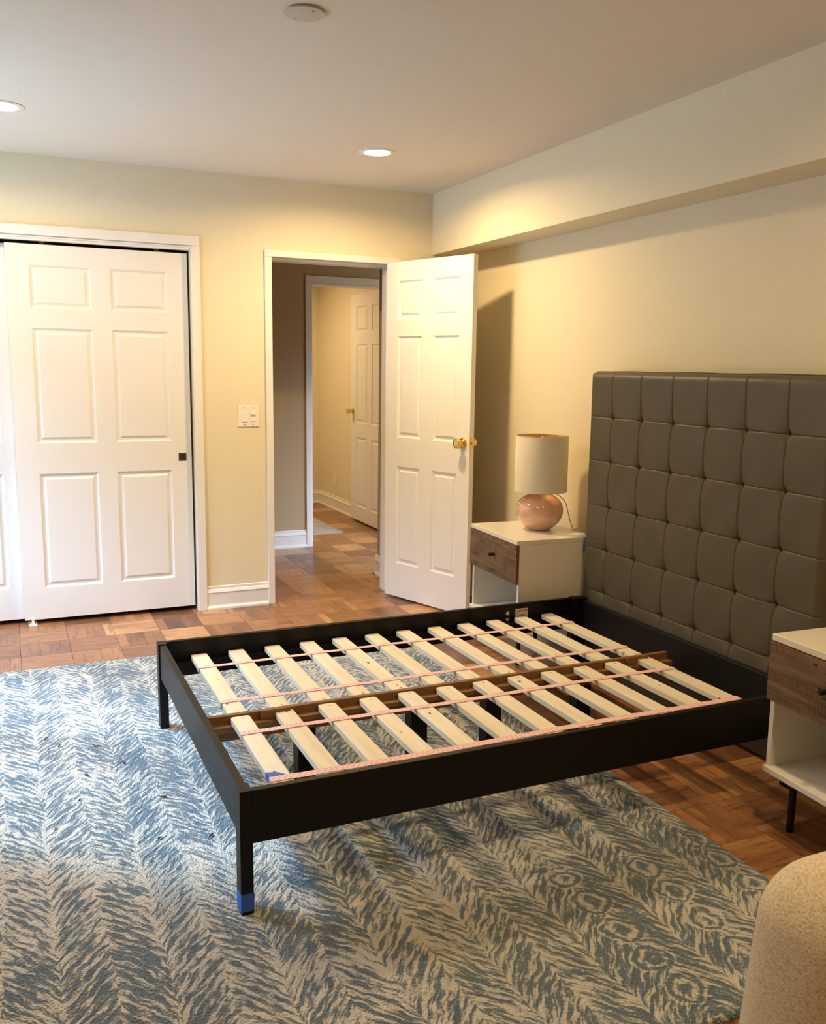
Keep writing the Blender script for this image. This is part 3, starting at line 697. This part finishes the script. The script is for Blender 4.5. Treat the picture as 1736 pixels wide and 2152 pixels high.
# straps draped from slat to slat
for yc, wd in ((-1.91, 0.023), (-2.306, 0.024), (-2.598, 0.026), (-2.945, 0.030)):
    pts = []
    for k, x in enumerate(SX):
        for q in (-0.033, -0.012, 0.012, 0.033): pts.append((x + q, 0.3000))
        if k < 11: pts += [(x + 0.058, 0.2992), (x + 0.0915, 0.2992)]
    mb = MB(); n = len(pts); twist = random.random() * 6
    lo = []
    for k, (x, z) in enumerate(pts):
        wob = 0.004 * math.sin(k * 0.13 + twist)
        lo.append((x, yc + wob, z))
    for k in range(n - 1):
        (x0, y0, z0), (x1, y1, z1) = lo[k], lo[k + 1]; h = wd / 2; tk = 0.0016
        mb.face([(x0, y0 - h, z0 + tk), (x1, y1 - h, z1 + tk), (x1, y1 + h, z1 + tk), (x0, y0 + h, z0 + tk)])
        mb.face([(x0, y0 - h, z0), (x0, y0 + h, z0), (x1, y1 + h, z1), (x1, y1 - h, z1)])
        for sg in (-h, h): mb.face([(x0, y0 + sg, z0), (x1, y1 + sg, z1), (x1, y1 + sg, z1 + tk), (x0, y0 + sg, z0 + tk)])
    for x in (SX[0] - 0.0345, SX[11] + 0.033): mb.box(x, x + 0.0015, yc - wd / 2, yc + wd / 2, 0.282, 0.3016)
    o = bl(mb, 'strap', 'webbing')
# blue tape scraps on the slats
def tape_on(slat, poly, z):
    mb = MB(); mb.prism(poly, z, z + 0.0008, 'z'); o = mb.build('tape_scrap', 'blue_tape', slat); tag(o, 'scrap of blue painter tape'); return o
mb = MB(); mb.prism([(-0.0325, -0.130), (-0.0325, -0.182), (0.018, -0.175), (0.022, -0.168), (0.000, -0.140)], 0.0206, 0.0213, 'z'); mb.box(-0.0328, -0.0318, -0.182, -0.130, 0.001, 0.0213)
o = mb.build('tape_scrap', 'blue_tape', slats[12]); tag(o, 'scrap of blue painter tape folded over the slat edge')
mb = MB(); mb.box(-0.033, -0.0318, -0.215, -0.17, 0.0, 0.0211); mb.prism([(-0.0325, -0.17), (-0.0325, -0.215), (-0.075, -0.215), (-0.05, -0.17)], 0.004, 0.0048, 'z')
o = mb.build('tape_scrap', 'blue_tape', slats[14]); tag(o, 'end of blue painter tape under the slat')

# stickers inside the far rail
YS = YB1 - 0.0225
st = bl(MB().box(-0.353, -0.285, YS - 0.0008, YS, 0.286, 0.3355), 'label_sticker', 'sticker_paper'); tag(st, 'small pale maker label with dark lettering')
fc = bpy.data.curves.new('lettering', 'FONT'); fc.body = 'west elm'; fc.size = 0.0165; fc.align_x = 'CENTER'; fc.offset = 0.0004
fo = bpy.data.objects.new('lettering', fc); C.objects.link(fo)
dg = bpy.context.evaluated_depsgraph_get()
tm = bpy.data.meshes.new_from_object(fo.evaluated_get(dg)); bpy.data.objects.remove(fo); tm.materials.clear(); tm.materials.append(M['ink'])
to = bpy.data.objects.new('lettering', tm); C.objects.link(to); to.parent = st; to.location = (-0.319, YS - 0.0012, 0.3205); to.rotation_euler = (PI / 2, 0, 0)
mb = MB()
for k, (a, b) in enumerate(((-0.348, -0.338), (-0.334, -0.308), (-0.330, -0.292))):
    mb.box(a, b, YS - 0.0012, YS - 0.0008, 0.3125 - 0.0065 * k, 0.3145 - 0.0065 * k)
mb.box(-0.348, -0.336, YS - 0.0012, YS - 0.0008, 0.300, 0.302); mb.box(-0.348, -0.292, YS - 0.0012, YS - 0.0008, 0.2925, 0.2945)
mb.build('small_print', 'ink', st)
rs = bl(MB().lathe([(0.0, -0.0010), (0.0095, -0.0010), (0.0095, 0.0)], (-0.395, YS, 0.3185), 'y', 20), 'round_sticker', 'sticker_paper')
MB().lathe([(0.0, -0.0013), (0.004, -0.0013), (0.004, -0.001)], (-0.395, YS, 0.3185), 'y', 14).build('dot', 'shade_gold', rs)
bl(MB().prism([(-0.4045, 0.294), (-0.384, 0.294), (-0.397, 0.278)], YS - 0.0008, YS, 'y'), 'triangle_sticker', 'sticker_paper')

# tufted headboard, part of the bed
def headboard():
    y0, y1, z0, z1, xf, xb = -3.098, -1.686, 0.330, 1.438, 0.040, 0.190
    ys = [-1.861 - 0.205 * k for k in range(6)]; zsn = [0.403, 0.608, 0.813, 1.025, 1.230]
    Yk = [y1] + ys + [y0]; Zk = [z0 - 0.10] + zsn + [z1]
    def grid(a, b, marks):
        pts = set(); n = int(abs(b - a) / 0.0085)
        for k in range(n + 1): pts.add(round(a + (b - a) * k / n, 5))
        for mk in marks:
            for d in (-0.006, -0.0035, -0.0016, 0, 0.0016, 0.0035, 0.006): pts.add(round(mk + d, 5))
        return sorted(pts)
    gy, gz = grid(y0, y1, ys), grid(z0, z1, zsn)
    def cell(t_, K):
        K = sorted(K)
        for a, b in zip(K[:-1], K[1:]):
            if t_ <= b + 1e-9: return a, b
        return K[-2], K[-1]
    v, f = [], []
    fr = random.Random(5); amp = {}
    for iy, y in enumerate(gy):
        for iz, z in enumerate(gz):
            a, b = cell(y, Yk); c, d = cell(z, Zk)
            p = math.sin(PI * (y - a) / (b - a)); q = math.sin(PI * (z - c) / (d - c))
            if a == y0: p = math.sin(PI * (0.5 + 0.5 * (y - a) / (b - a)))
            if b == y1: p = math.sin(PI * 0.5 * (1 + (y - b) / (b - a) + 0.0)) if False else math.sin(PI * (0.5 * (y - a) / (b - a)))
            if d == z1: q = math.sin(PI * (0.5 * (z - c) / (d - c)) )
            p, q = max(p, 0), max(q, 0)
            key = (round(a, 2), round(c, 2)); amp.setdefault(key, fr.uniform(0.85, 1.15))
            h = 0.0165 * (1 - (1 - p ** 0.55) * (1 - q ** 0.75))
            dy = min(abs(y - t_) for t_ in ys); dz = min(abs(z - t_) for t_ in zsn)
            h -= 0.0030 * (math.exp(-(dy / 0.0025) ** 1.3) + math.exp(-(dz / 0.0025) ** 1.3))
            tuft = min(math.hypot(y - a_, z - c_) for a_ in ys for c_ in zsn) if dy < 0.05 and dz < 0.05 else 1
            h -= 0.010 * math.exp(-(tuft / 0.012) ** 2)
            h += 0.0012 * math.sin(y * 31 + z * 17) * p * q
            r = 0.035; e = min(y - y0, y1 - y, z1 - z)
            k_ = 0.0
            if e < r: k_ = r - math.sqrt(max(0, r * r - (r - e) ** 2))
            zz = z + 0.0012 * math.sin(y * 15.3) * (1 if z > z1 - 0.004 else 0)
            v.append((xf + 0.014 - h + k_, y, zz))
    nz = len(gz)
    for iy in range(len(gy) - 1):
        for iz in range(nz - 1): f.append((iy * nz + iz, (iy + 1) * nz + iz, (iy + 1) * nz + iz + 1, iy * nz + iz + 1))
    ny = len(gy)
    rim = [iy * nz for iy in range(ny)] + [(ny - 1) * nz + iz for iz in range(1, nz)] + [iy * nz + nz - 1 for iy in range(ny - 2, -1, -1)] + [iz for iz in range(nz - 2, 0, -1)]
    b0 = len(v); n = len(rim)
    for q in rim: v.append((xb, v[q][1], v[q][2]))
    for k in range(n): f.append((rim[k], b0 + k, b0 + (k + 1) % n, rim[(k + 1) % n]))
    f.append(tuple(b0 + k for k in range(n)))
    me = bpy.data.meshes.new('headboard'); me.from_pydata(v, [], f); me.materials.append(M['leather'])
    bm = bmesh.new(); bm.from_mesh(me); bmesh.ops.recalc_face_normals(bm, faces=bm.faces); bm.to_mesh(me); bm.free()
    me.polygons.foreach_set('use_smooth', [True] * len(me.polygons)); me.set_sharp_from_angle(angle=math.radians(65)); me.update()
    hb = bpy.data.objects.new('headboard', me); C.objects.link(hb); hb.parent = bed; hb.location = (-BX, -BY, 0)
    tag(hb, 'tall grey leather headboard with square tufting')
    pts = [(0.082, y0 - 0.001, 0.34 + 0.0)] + [(0.082, y0 - 0.001, 0.4 + 0.1 * k) for k in range(11)]
    pts += [(0.082, y0 + (y1 - y0) * k / 60, z1 + 0.0015 + 0.0012 * math.sin((y0 + (y1 - y0) * k / 60) * 15.3)) for k in range(61)]
    pts += [(0.082, y1 + 0.001, 1.4 - 0.1 * k) for k in range(11)]
    MB().tube(pts, 0.0032, 6).build('piping', 'leather', hb, smooth=True)
    # thread lines lying in the seams
    mb = MB()
    hb_seam = []
    return hb
hb = headboard()
MB().box(0.052, 0.185, -3.09, -1.694, 0.015, 0.329).build('headboard_base', 'leather', hb, bevel=0.003)

# ------------------------------------------------------------------ nightstands
def nightstand(loc, rz, label, ky):
    W, D, ZT, ZBo = 0.520, 0.425, 0.640, 0.185      # width (y), depth (x), top, underside
    r = empty('nightstand', loc, rz); tag(r, label, 'nightstand', 'nightstands beside the bed')
    h = W / 2
    MB().box(0, D, -h, h, ZT - 0.022, ZT).build('top', 'white_lacquer', r, bevel=0.0025)
    MB().box(0, D, -h, h, ZBo, ZBo + 0.020).build('bottom_shelf', 'white_lacquer', r, bevel=0.0025)
    for s_ in (-1, 1):
        MB().box(0.014, D, min(s_ * h, s_ * (h - 0.018)), max(s_ * h, s_ * (h - 0.018)), ZBo + 0.020, ZT - 0.022).build('side_panel', 'white_lacquer', r, bevel=0.001)
    MB().box(D - 0.014, D - 0.002, -h + 0.018, h - 0.018, ZBo + 0.020, ZT - 0.022).build('back_panel', 'white_lacquer', r)
    MB().box(0.022, D - 0.014, -h + 0.018, h - 0.018, 0.432, 0.444).build('divider', 'white_lacquer', r)
    mb = MB(); mb.box(-0.004, 0.0135, -h - 0.002, h + 0.002, 0.4265, ZT - 0.0245)
    dr = mb.build('drawer', ['reclaimed', 'drawer_edge'], r, bevel=0.002)
    for p in dr.data.polygons:
        if abs(p.normal.y) > 0.9 or abs(p.normal.z) > 0.9: p.material_index = 1
    MB().lathe([(0.0055, 0.0), (0.0055, -0.006), (0.0085, -0.009), (0.0085, -0.030), (0.0075, -0.032), (0.0, -0.032)], (-0.004, ky, 0.533), 'x', 18).build('knob', 'black_metal', dr, smooth=True)
    MB().box(0.04, D - 0.04, -h + 0.045, h - 0.045, ZBo - 0.016, ZBo - 0.0002).build('leg_frame', 'black_metal', r, bevel=0.001)
    for lx in (0.062, D - 0.062):
        for ly in (-h + 0.075, h - 0.075):
            MB().lathe([(0.0105, 0.0), (0.0115, 0.003), (0.0115, ZBo - 0.016)], (lx, ly, 0), 'z', 18).build('leg', 'black_metal', r, smooth=True)
    return r
ns1 = nightstand((-0.290, -1.385, 0), math.radians(-3.2), 'white nightstand with a wood drawer and the lamp on it, by the open door', -0.03)
ns2 = nightstand((-0.344, -3.502, 0), math.radians(-3.2), 'white nightstand with a wood drawer near the armchair, cut by the right picture edge', 0.022)
bt = MB(); bt.prism([(-1.684, 0.646), (-1.675, 0.642), (-1.677, 0.62), (-1.673, 0.60), (-1.670, 0.57), (-1.684, 0.572), (-1.683, 0.60), (-1.682, 0.62)], 0.052, 0.0535, 'x')
o = bt.build('tape_strip', 'blue_tape', hb); tag(o, 'torn strip of blue painter tape hanging from the headboard edge')

# ------------------------------------------------------------------ table lamp
lx, ly, lz = -0.032, -1.402, 0.6405
tl = empty('table_lamp', (lx, ly, lz)); tag(tl, 'table lamp with a pink glass base and a cream drum shade on the nightstand', 'lamp')
pr = [(0.058, 0.004), (0.083, 0.024), (0.104, 0.050), (0.1155, 0.076), (0.1185, 0.098), (0.1170, 0.118), (0.108, 0.142), (0.090, 0.162), (0.064, 0.178), (0.040, 0.188), (0.026, 0.192)]
prof = [(0.0, 0.0), (0.050, 0.0)]
for i in range(len(pr) - 1):
    q = [pr[max(i - 1, 0)], pr[i], pr[i + 1], pr[min(i + 2, len(pr) - 1)]]
    for k in range(4):
        t_ = k / 4
        prof.append(tuple(0.5 * ((2 * q[1][d]) + (q[2][d] - q[0][d]) * t_ + (2 * q[0][d] - 5 * q[1][d] + 4 * q[2][d] - q[3][d]) * t_ ** 2 + (3 * q[1][d] - q[0][d] - 3 * q[2][d] + q[3][d]) * t_ ** 3) for d in (0, 1)))
prof += [(0.026, 0.192), (0.0, 0.192)]
MB().lathe(prof, seg=56).build('base', 'pink_glass', tl, smooth=True)
MB().lathe([(0.012, 0.190), (0.012, 0.235), (0.019, 0.240), (0.019, 0.29), (0.0, 0.29)], seg=20).build('socket', 'brass', tl, smooth=True)
MB().lathe([(0.0, 0.38), (0.024, 0.374), (0.030, 0.35), (0.026, 0.325), (0.014, 0.30), (0.013, 0.29)], seg=20).build('bulb', 'plastic_white', tl, smooth=True)
sh = MB(); S0, S1, RS = 0.196, 0.478, 0.1325
sh.lathe([(RS + 0.002, S0), (RS, S0 + 0.001), (RS, S1 - 0.001), (RS - 0.0005, S1), (RS - 0.002, S1), (RS - 0.0022, S0), (RS + 0.002, S0)][1:6], seg=64, cap=False)
shade = sh.build('shade', 'linen_shade', tl, smooth=True)
MB().lathe([(RS - 0.0024, S0 + 0.001), (RS - 0.0028, S1 - 0.002)], seg=64, cap=False).build('shade_lining', 'shade_gold', shade, smooth=True)
mb = MB()
mb.lathe([(RS - 0.003, S1 - 0.004), (RS + 0.0006, S1 - 0.004), (RS + 0.0006, S1), (RS - 0.003, S1), (RS - 0.003, S1 - 0.004)], seg=64, cap=False); mb.build('rim', 'linen_shade', shade)
mb = MB()
for k in range(3):
    a = 2 * PI * k / 3 + 0.5; mb.tube([(0.012 * math.cos(a), 0.012 * math.sin(a), 0.455), (0.08 * math.cos(a), 0.08 * math.sin(a), 0.462), ((RS - 0.003) * math.cos(a), (RS - 0.003) * math.sin(a), S1 - 0.004)], 0.002, 6)
mb.lathe([(0.0, 0.474), (0.006, 0.472), (0.008, 0.464), (0.006, 0.457), (0.016, 0.455), (0.016, 0.452), (0.0, 0.452)], seg=14)
mb.build('spider', 'brass', tl, smooth=True)
mb = MB(); mb.tube([(0, 0, 0.385), (0, 0, 0.454)], 0.003, 6); mb.build('harp_rod', 'brass', tl)
cord = [(0.040, 0.008, 0.190), (0.082, -0.030, 0.178), (0.108, -0.062, 0.145), (0.118, -0.075, 0.100), (0.128, -0.082, 0.055), (0.140, -0.088, 0.020), (0.146, -0.090, 0.005), (0.170, -0.075, 0.0035), (0.186, -0.060, 0.0035), (0.196, -0.05, -0.02), (0.199, -0.05, -0.3), (0.200, -0.05, -0.62)]
def smoothline(p, n=6):
    p = [Vector(q) for q in p]; out = []
    for i in range(len(p) - 1):
        a, b, c, d = p[max(i - 1, 0)], p[i], p[i + 1], p[min(i + 2, len(p) - 1)]
        for k in range(n):
            t_ = k / n; out.append(0.5 * ((2 * b) + (c - a) * t_ + (2 * a - 5 * b + 4 * c - d) * t_ ** 2 + (3 * b - a - 3 * c + d) * t_ ** 3))
    return out + [p[-1]]
MB().tube(smoothline(cord[:9] + [(0.192, -0.055, 0.0035)]), 0.0026, 8).build('cord', 'cord_plastic', tl, smooth=True)

# ------------------------------------------------------------------ armchair in the near corner
ac = empty('armchair', (-1.0, -4.62, 0)); tag(ac, 'beige tweed armchair cut by the lower right corner of the picture', 'armchair')
def soft(name, x0, x1, y0, y1, z0, z1, rx, mat='tweed', flare=0.0, lv=3):
    """upholstered block with generously rounded edges"""
    mb = MB(); mb.box(x0, x1, y0, y1, z0, z1); o = mb.build(name, mat, ac)
    bm = bmesh.new(); bm.from_mesh(o.data)
    for vtx in bm.verts:
        if vtx.co.z > (z0 + z1) / 2: vtx.co.x += flare if vtx.co.x < (x0 + x1) / 2 else 0.0
    bmesh.ops.bevel(bm, geom=bm.edges[:] , offset=rx, segments=10, profile=0.5, affect='EDGES', clamp_overlap=True)
    bm.to_mesh(o.data); bm.free()
    o.data.polygons.foreach_set('use_smooth', [True] * len(o.data.polygons)); o.data.update(); return o
soft('arm', -0.372, 0.40, 0.20, 0.49, 0.14, 0.606, 0.125, flare=0.05)
soft('arm', -0.350, 0.40, -0.79, -0.50, 0.14, 0.600, 0.125, flare=0.05)
soft('backrest', 0.30, 0.50, -0.72, 0.42, 0.14, 0.80, 0.08)
soft('seat', -0.30, 0.30, -0.495, 0.195, 0.16, 0.30, 0.02)
soft('seat_cushion', -0.31, 0.295, -0.492, 0.192, 0.302, 0.43, 0.035)
for ax, ay in ((-0.25, 0.36), (-0.25, -0.66), (0.38, 0.36), (0.38, -0.66)):
    MB().lathe([(0.014, 0.0), (0.024, 0.15)], (ax, ay, 0), 'z', 14).build('leg', 'rail_brown', ac, smooth=True)
